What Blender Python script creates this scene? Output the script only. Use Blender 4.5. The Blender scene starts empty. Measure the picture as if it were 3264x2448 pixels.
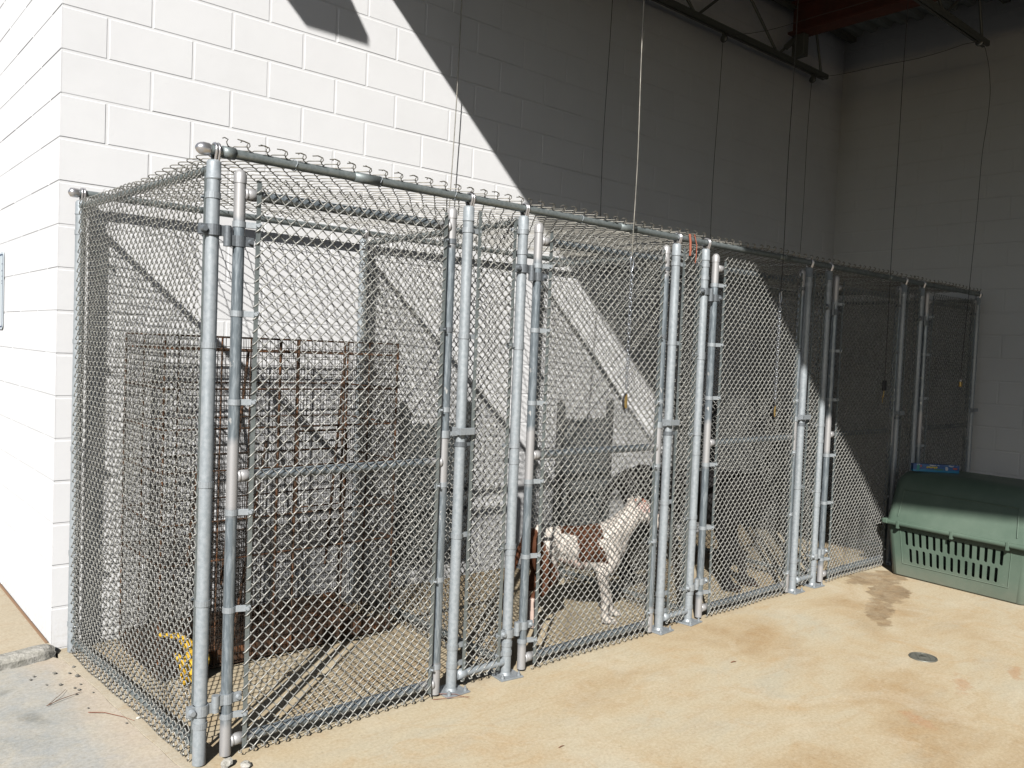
import bpy, bmesh, math, random
import numpy as np
from mathutils import Vector, Matrix
random.seed(7); rng = np.random.default_rng(7)
C = bpy.context.scene.collection
S = bpy.context.scene
PI = math.pi

# ------------------------------------------------------------------ camera, sky, sun, exposure
YAW, PITCH, ROLL = 0.7138, 0.0405, 0.0401
f = Vector((math.sin(YAW)*math.cos(PITCH), math.cos(YAW)*math.cos(PITCH), -math.sin(PITCH)))
r0 = Vector((math.cos(YAW), -math.sin(YAW), 0)); u0 = r0.cross(f)
rr = r0*math.cos(ROLL)+u0*math.sin(ROLL); uu = -r0*math.sin(ROLL)+u0*math.cos(ROLL)
cam = bpy.data.objects.new('camera', bpy.data.cameras.new('camera')); C.objects.link(cam)
M = Matrix((rr, uu, -f)).transposed().to_4x4(); M.translation = Vector((-0.9603, -4.4082, 1.5289))
cam.matrix_world = M
cam.data.sensor_width = 36; cam.data.lens = 2671.15/3264*36
cam.data.clip_start = 0.05; cam.data.clip_end = 500
S.camera = cam
SUN = Vector((1, .84, -.92)).normalized()
w = bpy.data.worlds.new("World"); S.world = w; w.use_nodes = True
nt = w.node_tree; bg = nt.nodes['Background']
sky = nt.nodes.new('ShaderNodeTexSky'); sky.sky_type = 'NISHITA'; sky.sun_disc = False
sky.sun_elevation = math.asin(-SUN.z); sky.sun_rotation = math.atan2(-SUN.x, -SUN.y)
nt.links.new(sky.outputs[0], bg.inputs[0]); bg.inputs[1].default_value = 0.05
sl = bpy.data.lights.new('sun', 'SUN'); sl.energy = 5; sl.angle = math.radians(.53); sl.color = (1, .975, .94)
so = bpy.data.objects.new('sun', sl); C.objects.link(so); so.location = (-8, -7, 8)
so.rotation_euler = SUN.to_track_quat('-Z', 'Y').to_euler()
S.view_settings.view_transform = 'Standard'; S.view_settings.look = 'None'
S.view_settings.exposure = 0.40; S.view_settings.gamma = 1
S.cycles.max_bounces = 8; S.cycles.diffuse_bounces = 0; S.cycles.glossy_bounces = 3
S.cycles.use_fast_gi = True; S.cycles.fast_gi_method = 'ADD'; w.light_settings.ao_factor = .015; w.light_settings.distance = .35
S.cycles.caustics_reflective = False; S.cycles.caustics_refractive = False

# ------------------------------------------------------------------ helpers
def tag(o, label=None, cat=None, group=None, kind=None):
    if label: o['label'] = label
    if cat: o['category'] = cat
    if group: o['group'] = group
    if kind: o['kind'] = kind
    return o
def link(name, me, mat=None, parent=None, loc=None, rot=None):
    if mat is not None and not me.materials: me.materials.append(mat)
    o = bpy.data.objects.new(name, me); C.objects.link(o)
    if parent: o.parent = parent
    if loc is not None: o.location = loc
    if rot is not None: o.rotation_euler = rot
    return o
def empty(name, loc, rz=0):
    o = bpy.data.objects.new(name, None); C.objects.link(o); o.location = loc; o.rotation_euler = (0, 0, rz)
    o.empty_display_size = .1
    return o
def np_mesh(name, V, F, smooth=True):
    me = bpy.data.meshes.new(name); V = np.ascontiguousarray(V, dtype=np.float32).reshape(-1, 3)
    F = np.ascontiguousarray(F, dtype=np.int32)
    me.vertices.add(len(V)); me.vertices.foreach_set('co', V.ravel())
    n = len(F); k = F.shape[1]
    me.loops.add(n*k); me.loops.foreach_set('vertex_index', F.ravel())
    me.polygons.add(n); me.polygons.foreach_set('loop_start', np.arange(n, dtype=np.int32)*k)
    if smooth: me.polygons.foreach_set('use_smooth', np.ones(n, dtype=bool))
    me.update(calc_edges=True); me.validate()
    return me
class MB:
    """collects verts / faces of several shapes, built as one mesh"""
    def __init__(s): s.v = []; s.f = []; s.sm = []
    def add(s, V, F, smooth=False):
        b = len(s.v); s.v += [tuple(v) for v in V]; s.f += [tuple(i+b for i in q) for q in F]; s.sm += [smooth]*len(F); return s
    def box(s, x0, x1, y0, y1, z0, z1, bev=0, M=None):
        bm = bmesh.new(); bmesh.ops.create_cube(bm, size=1)
        for v in bm.verts: v.co = Vector(((x0+x1)/2+v.co.x*(x1-x0), (y0+y1)/2+v.co.y*(y1-y0), (z0+z1)/2+v.co.z*(z1-z0)))
        if bev: bmesh.ops.bevel(bm, geom=bm.edges[:], offset=bev, segments=2, affect='EDGES', profile=.5)
        if M is not None: bmesh.ops.transform(bm, matrix=M, verts=bm.verts)
        bm.verts.index_update(); s.add([v.co for v in bm.verts], [[v.index for v in q.verts] for q in bm.faces]); bm.free(); return s
    def tube(s, pts, r, n=10, cap=True, rads=None, closed=False):
        pts = [Vector(p) for p in pts]; N = len(pts)
        if closed: tans = [(pts[(i+1) % N]-pts[i-1]).normalized() for i in range(N)]
        else: tans = [(pts[min(i+1, N-1)]-pts[max(i-1, 0)]).normalized() for i in range(N)]
        a = Vector((0, 0, 1)) if abs(tans[0].z) < .9 else Vector((1, 0, 0))
        nrm = tans[0].cross(a).normalized(); V = []
        for i, (p, t) in enumerate(zip(pts, tans)):
            nrm = (nrm-t*nrm.dot(t)).normalized(); b = t.cross(nrm); R = rads[i] if rads else r
            V += [p+(nrm*math.cos(2*PI*k/n)+b*math.sin(2*PI*k/n))*R for k in range(n)]
        F = []
        for i in range(N if closed else N-1):
            for k in range(n):
                j = (i+1) % N
                F.append((i*n+k, i*n+(k+1) % n, j*n+(k+1) % n, j*n+k))
        s.add(V, F, True)
        if cap and not closed:
            s.add(V[:n], [tuple(range(n))[::-1]]); s.add(V[-n:], [tuple(range(n))])   # own verts: keeps the side normals straight
        return s
    def cyl(s, p0, p1, r, n=16, r2=None):
        return s.tube([p0, p1], r, n, rads=[r, r if r2 is None else r2])
    def lathe(s, prof, c=(0, 0, 0), n=20, axis='z', M=None):
        V = []
        for (R, z) in prof:
            for k in range(n):
                a = 2*PI*k/n; p = (R*math.cos(a), R*math.sin(a), z)
                if axis == 'x': p = (p[2], p[0], p[1])
                if axis == 'y': p = (p[1], p[2], p[0])
                p = Vector(p)+Vector(c)
                V.append(M @ p if M is not None else p)
        F = [(i*n+k, i*n+(k+1) % n, (i+1)*n+(k+1) % n, (i+1)*n+k) for i in range(len(prof)-1) for k in range(n)]
        return s.add(V, F, True)
    def strap(s, c, r, hw, t=.0025, a0=0, a1=2*PI, n=18, tab=None):
        """flat band round a vertical pipe centred c; tab=(direction angle, length)"""
        V = []; full = a1-a0 > 2*PI-.01; m = n if full else n+1
        for i in range(m):
            a = a0+(a1-a0)*i/n
            for R, z in ((r, -hw), (r+t, -hw), (r+t, hw), (r, hw)): V.append((c[0]+R*math.cos(a), c[1]+R*math.sin(a), c[2]+z))
        F = []
        for i in range(n):
            j = (i+1) % m
            for k in range(4): F.append((i*4+k, i*4+(k+1) % 4, j*4+(k+1) % 4, j*4+k))
        s.add(V, F, False)
        return s
    def build(s, name, mat=None, parent=None, loc=None, rot=None):
        me = bpy.data.meshes.new(name); me.from_pydata(s.v, [], s.f)
        me.polygons.foreach_set('use_smooth', s.sm); me.update()
        bm = bmesh.new(); bm.from_mesh(me); bmesh.ops.recalc_face_normals(bm, faces=bm.faces); bm.to_mesh(me); bm.free()
        if mat: me.materials.append(mat)
        if parent == 'MESH': return me
        return link(name, me, None, parent, loc, rot)

# ------------------------------------------------------------------ materials
def mat(name, col, rough=.6, metal=0, spec=None):
    m = bpy.data.materials.new(name); m.use_nodes = True; b = m.node_tree.nodes['Principled BSDF']
    b.inputs['Base Color'].default_value = (*col, 1); b.inputs['Roughness'].default_value = rough; b.inputs['Metallic'].default_value = metal
    if spec is not None: b.inputs['Specular IOR Level'].default_value = spec
    m.diffuse_color = (*col, 1)
    return m
class NB:
    def __init__(s, m): s.m = m; s.t = m.node_tree; s.b = s.t.nodes['Principled BSDF']; s.tc = s.n('ShaderNodeTexCoord').outputs['Object']
    def n(s, t, **k):
        x = s.t.nodes.new(t)
        for a, b in k.items(): setattr(x, a, b)
        return x
    def l(s, a, b): s.t.links.new(a, b)
    def noise(s, scale, detail=4, rough=.55, vec=None, stretch=None, dist=0):
        v = vec or s.tc
        if stretch:
            mp = s.n('ShaderNodeMapping'); mp.inputs['Scale'].default_value = stretch; s.l(v, mp.inputs[0]); v = mp.outputs[0]
        x = s.n('ShaderNodeTexNoise'); x.inputs['Scale'].default_value = scale; x.inputs['Detail'].default_value = detail
        x.inputs['Roughness'].default_value = rough; x.inputs['Distortion'].default_value = dist; s.l(v, x.inputs['Vector']); return x.outputs['Fac']
    def ramp(s, fac, stops):
        r = s.n('ShaderNodeValToRGB'); e = r.color_ramp.elements
        while len(e) < len(stops): e.new(.5)
        for q, (p, c) in zip(e, stops): q.position = p; q.color = (*c, 1) if len(c) == 3 else c
        s.l(fac, r.inputs[0]); return r.outputs[0]
    def bw(s, fac, a, b): return s.ramp(fac, [(a, (0, 0, 0)), (b, (1, 1, 1))])
    def mix(s, fac, a, b, mode='MIX'):
        x = s.n('ShaderNodeMix', data_type='RGBA', blend_type=mode)
        for sock, v in ((x.inputs[0], fac), (x.inputs[6], a), (x.inputs[7], b)):
            if isinstance(v, (int, float)): sock.default_value = v
            elif isinstance(v, tuple): sock.default_value = (*v, 1)
            else: s.l(v, sock)
        return x.outputs[2]
    def math(s, op, a, b=None, clamp=False):
        x = s.n('ShaderNodeMath', operation=op, use_clamp=clamp)
        for i, v in enumerate((a, b)):
            if v is None: continue
            if isinstance(v, (int, float)): x.inputs[i].default_value = v
            else: s.l(v, x.inputs[i])
        return x.outputs[0]
    def color(s, c): s.l(c, s.b.inputs['Base Color'])
    def bump(s, h, strength=.3, dist=.01):
        x = s.n('ShaderNodeBump'); x.inputs['Strength'].default_value = strength; x.inputs['Distance'].default_value = dist
        s.l(h, x.inputs['Height']); s.l(x.outputs[0], s.b.inputs['Normal'])
    def sep(s): x = s.n('ShaderNodeSeparateXYZ'); s.l(s.tc, x.inputs[0]); return x.outputs
    def blob(s, cx, cy, rx, ry, ang=0, wob=.35, wscale=6, hard=.25):
        """soft-edged irregular patch on the ground: mask 0..1"""
        mp = s.n('ShaderNodeMapping', vector_type='TEXTURE'); mp.inputs['Location'].default_value = (cx, cy, 0)
        mp.inputs['Rotation'].default_value = (0, 0, ang); mp.inputs['Scale'].default_value = (rx, ry, 1); s.l(s.tc, mp.inputs[0])
        d = s.n('ShaderNodeVectorMath', operation='LENGTH'); s.l(mp.outputs[0], d.inputs[0])
        q = s.math('ADD', d.outputs['Value'], s.math('MULTIPLY', s.math('SUBTRACT', s.noise(wscale, 5, .65), .5), wob*4))
        return s.bw(s.math('SUBTRACT', 1, q), 0, hard)

def galvanised(name, c0, c1, rough=.42, metal=.55, scale=60):
    m = mat(name, c0, rough, metal); b = NB(m)
    n1 = b.noise(scale, 3, .6); n2 = b.noise(7, 4, .6, stretch=(1, 1, .25))
    c = b.mix(b.bw(n1, .35, .65), c0, c1); c = b.mix(b.bw(n2, .52, .75), c, tuple(x*.75 for x in c0))
    zz_ = b.sep()[2]; rs = b.math('MULTIPLY', b.math('MULTIPLY', b.bw(b.noise(30, 4, .7), .60, .70), b.ramp(zz_, [(0, (1, 1, 1)), (.16, (0, 0, 0))])), .6 if name == 'galvanised pipe' else 0)
    c = b.mix(rs, c, (.22, .11, .05)); c = b.mix(b.math('MULTIPLY', b.bw(b.noise(22, 5, .7, stretch=(1, 1, .12)), .56, .70), .35 if name == 'galvanised pipe' else .1), c, tuple(min(1, x*1.5) for x in c1))
    b.color(c); rg = b.ramp(n2, [(.3, (rough-.1,)*3), (.7, (rough+.15,)*3)]); b.l(rg, b.b.inputs['Roughness'])
    b.bump(n1, .08, .002); return m
m_post = galvanised('galvanised pipe', (.30, .335, .355), (.39, .42, .44), .46, .25)
m_rail = galvanised('dark galvanised rail', (.19, .22, .22), (.27, .30, .30), .45, .5)
m_band = galvanised('zinc fittings', (.33, .36, .38), (.40, .43, .45), .5, .4, 120)
m_dband = galvanised('dull grey fittings', (.15, .165, .18), (.19, .21, .225), .5, .4, 120)
m_wire = galvanised('galvanised wire', (.26, .26, .245), (.43, .425, .39), .42, .3, 25)
m_wire2 = galvanised('weathered roof wire', (.19, .185, .16), (.32, .30, .26), .45, .5, 18)
m_chrome = mat('polished cap', (.52, .51, .52), .30, .8)
# gate pipe: dark shiny steel with silver weld paint sprayed round every joint
m_gate = mat('gate pipe', (.2, .22, .24), .32, .42); b = NB(m_gate)
z = b.sep()[2]; nn = b.math('MULTIPLY', b.math('SUBTRACT', b.noise(9, 3), .5), .12); zz = b.math('ADD', z, nn)
msk = None
for c_, hw in ((1.035, .13), (2.06, .10), (.03, .12)):
    d = b.math('ABSOLUTE', b.math('SUBTRACT', zz, c_)); q = b.ramp(b.math('DIVIDE', d, hw*2), [(.38, (1, 1, 1)), (.56, (0, 0, 0))])
    msk = q if msk is None else b.math('MAXIMUM', msk, q)
xx = b.math('ABSOLUTE', b.math('SUBTRACT', b.sep()[0], .562)); msk = b.math('MULTIPLY', msk, b.ramp(xx, [(.36, (0, 0, 0)), (.41, (1, 1, 1))]))
sp = b.bw(b.noise(140, 2, .5, stretch=(1, 1, .15)), .45, .7)
base = b.mix(sp, (.18, .212, .235), (.32, .36, .39))
spots = b.bw(b.noise(30, 3, .7, stretch=(1, 1, .5)), .68, .71)
base = b.mix(spots, base, (.55, .55, .54))
b.color(b.mix(msk, base, (.43, .425, .425)))
b.l(b.ramp(msk, [(0, (.34,)*3), (1, (.5,)*3)]), b.b.inputs['Roughness'])

def block_paint(name, c, chips=True):
    m = mat(name, c, .75, 0, .25); b = NB(m); n1 = b.noise(260, 3, .7); n2 = b.noise(3, 5, .6); n3 = b.noise(40, 4, .7)
    col = b.mix(b.bw(n2, .4, .75), c, tuple(x*.955 for x in c))
    if chips:
        zc = b.sep()[2]; low = b.ramp(zc, [(.0, (1, 1, 1)), (.55, (0, 0, 0))])
        ch = b.math('MULTIPLY', b.bw(b.noise(16, 6, .75), .70, .715), low)
        col = b.mix(ch, col, (.28, .27, .24))
        dirt = b.math('MULTIPLY', b.math('MULTIPLY', b.bw(n3, .4, .8), b.ramp(zc, [(0, (1, 1, 1)), (.22, (0, 0, 0))])), .5)
        col = b.mix(dirt, col, (.45, .40, .33))
    b.color(col)
    h = b.math('ADD', b.math('MULTIPLY', n1, .5), b.math('MULTIPLY', b.bw(n3, .62, .8), .6)); pit = b.bw(b.noise(75, 4, .8), .30, .40); b.bump(b.math('ADD', b.math('ADD', h, b.math('MULTIPLY', pit, .9)), b.math('MULTIPLY', b.noise(18, 3), .6)), .30, .004)
    return m
m_wall = block_paint('white painted block', (.75, .75, .752))
m_wall2 = block_paint('white painted block far', (.72, .715, .69))

def concrete(name, kind):
    m = mat(name, (.6, .5, .38), .85, 0, .3); b = NB(m)
    big = b.noise(1.3, 5, .55, stretch=(1.0, 1.6, 1), dist=.6); med = b.noise(6, 5, .6); fine = b.noise(120, 3, .7); sp = b.noise(60, 2, .5)
    if kind == 'apron':
        c = b.ramp(big, [(.28, (.50, .465, .365)), (.43, (.55, .475, .34)), (.55, (.53, .43, .285)), (.70, (.42, .30, .17))])
        c = b.mix(b.math('MULTIPLY', b.bw(b.noise(3.1, 6, .65, dist=1.2), .54, .7), .55), c, (.50, .34, .18))
        for a in ((1.75, -3.05, .5, .22, .5), (1.2, -2.75, .35, .2, .4), (2.9, -2.75, .5, .22, .7), (3.9, -3.15, .3, .1, .6), (3.1, -2.05, .45, .2, .8)):
            c = b.mix(b.math('MULTIPLY', b.blob(*a, wob=.5, wscale=3.5, hard=.9), .6), c, (.42, .275, .135))
        for a in ((4.35, -3.1, .25, .05, .2), (3.75, -2.95, .14, .035, .3), (3.35, -2.85, .16, .04, .4), (2.75, -2.9, .1, .05, 1.)):
            c = b.mix(b.math('MULTIPLY', b.blob(*a, wob=.7, wscale=14, hard=.5), .6), c, (.46, .25, .13))
        c = b.mix(b.math('MULTIPLY', b.bw(b.noise(2.2, 5, .6, stretch=(1, 2, 1)), .55, .72), .4), c, (.44, .42, .35))
        wet = b.math('MAXIMUM', b.blob(4.97, -1.66, .34, .15, -.1, .35, 7, .16), b.math('MAXIMUM', b.blob(4.66, -1.88, .32, .13, .38, .42, 8, .16), b.blob(4.18, -2.05, .36, .09, .45, .55, 9, .25)))
        c = b.mix(b.math('MULTIPLY', wet, .85), c, b.mix(b.bw(b.noise(8, 6, .7), .38, .62), (.18, .12, .065), (.34, .24, .14)))
        c = b.mix(b.math('MULTIPLY', b.blob(3.85, -2.15, .35, .12, .7, .4, 6, .8), .5), c, (.38, .27, .15))
        # browner floor inside the pens
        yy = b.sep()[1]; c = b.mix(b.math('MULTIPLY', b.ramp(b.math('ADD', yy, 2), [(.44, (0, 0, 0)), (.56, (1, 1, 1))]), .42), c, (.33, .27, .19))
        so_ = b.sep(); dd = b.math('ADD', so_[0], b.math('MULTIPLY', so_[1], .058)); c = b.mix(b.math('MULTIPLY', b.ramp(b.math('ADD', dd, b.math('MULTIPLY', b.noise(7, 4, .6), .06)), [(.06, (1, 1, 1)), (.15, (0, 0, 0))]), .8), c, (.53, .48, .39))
    elif kind == 'slab':
        c = b.ramp(big, [(.3, (.37, .385, .38)), (.5, (.44, .44, .42)), (.68, (.46, .43, .37))])
        for a in ((-.28, -.42, .07, .035, .5), (-.22, -.75, .1, .05, 1.9), (-.38, -.30, .05, .02, 0), (-.6, -1.0, .3, .12, .4)):
            c = b.mix(b.math('MULTIPLY', b.blob(*a, wob=.5, wscale=12, hard=.8), .8), c, (.27, .27, .25))
        c = b.mix(b.math('MULTIPLY', b.bw(med, .5, .7), .3), c, (.60, .55, .46))
        so_ = b.sep(); dd = b.math('ADD', b.math('ADD', so_[0], b.math('MULTIPLY', so_[1], .058)), b.math('MULTIPLY', b.noise(4, 5, .6), .3)); c = b.mix(b.math('MULTIPLY', b.bw(b.math('ADD', dd, .3), .27, .42), .8), c, (.56, .47, .37))
    else:
        c = b.ramp(big, [(.3, (.58, .50, .38)), (.7, (.50, .43, .32))])
    mot = b.noise(11, 8, .72, dist=.4); strk = b.noise(5, 7, .7, stretch=(1, 3.2, 1), dist=.3)
    c = b.mix(b.math('MULTIPLY', b.bw(mot, .38, .68), .38), c, b.mix(big, (.42, .36, .26), (.63, .545, .40)))
    c = b.mix(b.math('MULTIPLY', b.bw(strk, .50, .66), .30 if kind != 'slab' else .15), c, (.44, .31, .18) if kind != 'slab' else (.42, .41, .37))
    c = b.mix(b.math('MULTIPLY', b.bw(b.noise(2.6, 8, .7, dist=.8), .53, .60), .22), c, (.65, .58, .45))
    c = b.mix(b.math('MULTIPLY', b.bw(b.noise(38, 3, .6, stretch=(1, 1.7, 1)), .70, .73), .5), c, (.30, .20, .12))
    c = b.mix(b.math('MULTIPLY', b.bw(b.noise(30, 3, .6), .71, .74), .5), c, (.72, .68, .58))
    c = b.mix(b.math('MULTIPLY', b.bw(sp, .66, .74), .35), c, (.25, .20, .14))
    c = b.mix(.8, c, b.mix(b.bw(b.noise(70, 4, .8), .3, .7), (.33, .32, .30), (.72, .71, .68)), 'SOFT_LIGHT')
    b.color(c); b.bump(b.math('ADD', fine, b.math('MULTIPLY', med, .8)), .18, .004)
    return m
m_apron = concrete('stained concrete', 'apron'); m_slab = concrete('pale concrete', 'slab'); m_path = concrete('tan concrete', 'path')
m_rubble = mat('broken concrete', (.42, .41, .37), .95); b = NB(m_rubble); b.color(b.ramp(b.noise(25, 5, .7), [(.3, (.27, .26, .22)), (.65, (.52, .50, .45))])); b.bump(b.noise(70, 4, .7), .6, .01)
m_soil = mat('sandy soil', (.38, .29, .19), .95); b = NB(m_soil); b.color(b.ramp(b.noise(4, 6, .7), [(.3, (.30, .22, .14)), (.7, (.45, .36, .25))]))
m_redsoil = mat('red brown dirt', (.30, .185, .11), .95)

# ------------------------------------------------------------------ setting: ground sheets
def sheet(name, x0, x1, y0, y1, z, m, th=.1):
    o = MB().box(x0, x1, y0, y1, z-th, z).build(name, m); o['kind'] = 'structure'; return o
o = MB().add([(-150, -150, -.2), (150, -150, -.2), (150, 150, -.2), (-150, 150, -.2)], [(0, 1, 2, 3)]).build('ground', m_soil); o['kind'] = 'structure'
def slab(name, P, z, m, th=.1):
    n = len(P); mb = MB(); mb.add([(x, y, z) for x, y in P]+[(x, y, z-th) for x, y in P], [tuple(range(n)), tuple(range(n, 2*n))[::-1]]+[(i, (i+1) % n, n+(i+1) % n, n+i) for i in range(n)])
    o = mb.build(name, m); o['kind'] = 'structure'; return o
sx = lambda y: .018-.058*y
seam = [(sx(y)+.003*math.sin(y*7.3)+.002*math.sin(y*19), y) for y in np.arange(-11, .01, .06)]
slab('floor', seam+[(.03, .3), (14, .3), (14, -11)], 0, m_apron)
slab('pavement', [(-9, -11)]+[(x-.0022-.0012*math.sin(y*31), y) for x, y in seam if y < -.09]+[(-.04, -.02), (-9, -1.8)], -.003, m_slab)
slab('path', [(-9, -1.78), (-.01, -.005), (.03, .02), (.03, 14), (-9, 14)], .030, m_path)
def lumpy(name, pts, rads, flat, m, seed, n=16, amp=.25):
    r_ = random.Random(seed); mb = MB(); V = []; N = len(pts)
    for i, (p, R) in enumerate(zip(pts, rads)):
        for k in range(n):
            a = 2*PI*k/n; ca, sa = math.cos(a), math.sin(a); ca = math.copysign(abs(ca)**.55, ca); sa = math.copysign(abs(sa)**.6, sa)
            q = R*(1+amp*(r_.random()-.5)); V.append((p[0]+(r_.random()-.5)*R*.25, p[1]+q*ca, p[2]+q*flat*sa))
    F = [(i*n+k, i*n+(k+1) % n, (i+1)*n+(k+1) % n, (i+1)*n+k) for i in range(N-1) for k in range(n)]+[tuple(range(n)), tuple((N-1)*n+k for k in range(n))]
    mb.add(V, F, False); return mb.build(name, m)
xs_ = list(np.linspace(-2.4, .005, 90)); ln = len(xs_)
o = lumpy('concrete_lip', [(x, -.042+.2*x+.006*math.sin(x*14), 0) for x in xs_], [.056]*(ln-2)+[.050, .036], .88, m_rubble, 3, 18, .10)
tag(o, 'rough broken grey concrete lip between the slabs at the white wall corner', 'kerb')

# ------------------------------------------------------------------ block walls (every block modelled, concave joints)
BH, BL = .2032, .4064
def block_wall(name, L, courses, parity, m, to_world, thick=.2, start=0.0):
    mb = MB(); g = .0042; bv = .0042; dp = .0028; rr_ = random.Random(courses*7+parity)
    for k in range(courses):
        z0, z1 = k*BH+g, (k+1)*BH-g
        xs = [0.0]; x = BL/2 if (k+parity) % 2 == 0 else BL
        while x < L-.02: xs.append(x); x += BL
        xs.append(L)
        for a, c_ in zip(xs[:-1], xs[1:]):
            x0 = a+(g if a > 0 else 0); x1 = c_-(g if c_ < L else 0)
            j = [rr_.uniform(-.0012, .0012) for _ in range(4)]; d0 = rr_.uniform(-.0008, .0008)
            V = [(x0+j[0], dp, z0), (x1+j[1], dp, z0), (x1+j[1], dp, z1), (x0+j[0], dp, z1),
                 (x0+bv+j[0], d0, z0+bv), (x1-bv+j[1], d0, z0+bv), (x1-bv+j[1], d0, z1-bv), (x0+bv+j[0], d0, z1-bv)]
            if a == 0:
                V[0] = (0, dp, z0); V[3] = (0, dp, z1); V[4] = (.0, d0, z0+bv); V[7] = (.0, d0, z1-bv)
            mb.add([to_world(*v) for v in V], [(4, 5, 6, 7), (0, 1, 5, 4), (1, 2, 6, 5), (2, 3, 7, 6), (3, 0, 4, 7)])
    H = courses*BH; y = dp-.0006
    V = [(.0030, y, 0), (L, y, 0), (L, y, H), (.0030, y, H), (.0030, thick, 0), (L, thick, 0), (L, thick, H), (.0030, thick, H)]
    mb.add([to_world(*v) for v in V], [(0, 1, 2, 3), (4, 5, 6, 7), (0, 1, 5, 4), (1, 2, 6, 5), (2, 3, 7, 6), (3, 0, 4, 7)])
    return mb.build(name, m)
LX = 7.132
o = block_wall('block_wall', LX+.12, 29, 0, m_wall, lambda x, y, z: (x, y, z))
tag(o, 'long white painted concrete block wall behind the kennels, half in sun and half in shadow', 'wall')
# side wall of the same corner, facing left: starts at the corner, courses bond with the front
o = block_wall('block_wall', 12, 29, 1, m_wall, lambda x, y, z: (y, x, z), thick=.18)
tag(o, 'brightly sunlit white block side wall at the far left, running back from the corner', 'wall')
o = block_wall('block_wall', 11, 24, 1, m_wall2, lambda x, y, z: (LX+y, -x, z))
tag(o, 'shaded pale block wall closing the far right end behind the green crate', 'wall')
o = MB().box(-.018, -.004, .03, 6, .0305, .036, .002).build('dirt_strip', m_redsoil); tag(o, kind='structure')

# ------------------------------------------------------------------ roof: deck, edge, beam, joists
m_deck = mat('galvanised roof deck', (.30, .33, .32), .55, .3)
m_steel = mat('dark painted steel', (.10, .105, .095), .6, .2)
m_red = mat('red oxide primer', (.08, .02, .014), .65); b = NB(m_red); b.color(b.ramp(b.noise(8, 4), [(.3, (.05, .018, .012)), (.7, (.095, .028, .018))]))
RZ = 4.80
prof = []; y = .03; k = 0
while y > -11:
    prof += [(y, RZ), (y-.055, RZ), (y-.075, RZ+.04), (y-.13, RZ+.04)]; y -= .15
mb = MB(); XE = .50
def edge_x(y):  # edge steps out beyond the view, shaped for the shadow beside the crate
    if y > -6.45: return XE
    if y > -6.9: return XE-.45*(-6.45-y)/.45
    return XE-.45
V = []
for (y, z) in prof: V += [(edge_x(y), y, z), (12, y, z), (12, y, z+.07), (edge_x(y), y, z+.07)]
F = []
for i in range(len(prof)-1):
    for k in range(4): F.append((i*4+k, i*4+(k+1) % 4, i*4+4+(k+1) % 4, i*4+4+k))
F += [(0, 1, 2, 3), tuple((len(prof)-1)*4+k for k in range(4))]
mb.add(V, F)
deck = mb.build('roof_deck', m_deck)
tag(deck, 'corrugated metal roof deck over the shaded right half of the yard', 'roof')
m_plate = mat('white plate', (.7, .7, .68), .5)
V = [(-.41, -1.38, RZ), (-.01, -1.38, RZ), (.08, -1.18, RZ), (.14, -.95, RZ), (.14, -.70, RZ), (-.41, -.70, RZ)]  # unseen plate, added and outlined to cast the boxy shadow on the wall
n = len(V); V2 = [(a, b_, c+.05) for a, b_, c in V]
MB().add(V+V2, [tuple(range(n)), tuple(range(n, 2*n))]+[(i, (i+1) % n, n+(i+1) % n, n+i) for i in range(n)]).build('shadow_plate', m_plate, deck)

beam = MB()
V = []
for y in (.03, -6.45, -6.9, -11): x = edge_x(y); V += [(x-.012, y, RZ-.004), (x+.03, y, RZ-.004), (x+.03, y, RZ+.13), (x-.012, y, RZ+.13)]
MB().add(V, [(i*4+k, i*4+(k+1) % 4, i*4+4+(k+1) % 4, i*4+4+k) for i in range(3) for k in range(4)]+[(0, 1, 2, 3), (12, 13, 14, 15)]).build('shadow_edge_trim', m_steel, deck)  # unseen strip added so the corrugated edge casts a straight shadow
bx0, bx1, by0, by1, bz0, bz1 = 5.92, 6.10, -.10, -10.9, 4.50, 4.785
beam.box(bx0, bx1, by1, by0, bz0, bz0+.018).box(bx0, bx1, by1, by0, bz1-.018, bz1).box(6.003, 6.017, by1, by0, bz0+.018, bz1-.018)
bo = beam.build('roof_beam', m_red); tag(bo, 'dark red steel beam under the roof deck', 'beam')
MB().box(5.97, 6.05, -.24, -.12, 4.30, 4.498, .004).build('bracket', m_steel, bo)
MB().cyl((5.85, -.14, 4.36), (5.99, -.14, 4.47), .028, 8).build('brace', m_steel, bo)
def joist(y, x1, label, zc=4.262):
    r = empty('roof_joist', (0, y, 0)); tag(r, label, 'roof joist', 'steel joists under the roof')
    mb = MB()
    for s_ in (-1, 1):
        ya = s_*.028
        mb.box(1.35, x1, min(ya, ya-s_*.022), max(ya, ya-s_*.022), zc-.004, zc); mb.box(1.35, x1, min(ya, ya+s_*.004), max(ya, ya+s_*.004), zc, zc+.038)
    mb.build('bottom_chord', m_steel, r)
    mb = MB(); mb.box(1.35, 7.12, -.03, .03, 4.745, 4.79); mb.build('top_chord', m_steel, r)
    x = x1-.08; up = True; i = 0
    while x > 2.2:
        nx = x-.60
        p0, p1 = ((x, 0, zc+.02), (nx if i else x-.16, 0, 4.75)) if up else ((x, 0, 4.75), (nx, 0, zc+.02))
        MB().cyl(p0, p1, .012, 8).build('web_rod', m_steel, r)
        if up and i % 2 == 0 and False: MB().box(x-.42, x-.39, -.012, .012, zc+.03, 4.75).build('web_post', m_steel, r)
        x = nx if i else x-.16; up = not up; i += 1
    return r
joist(-.10, 6.62, 'steel roof joist running close along the block wall')
joist(-1.50, 6.72, 'steel roof joist above the kennel fronts, farther from the block wall')

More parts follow.
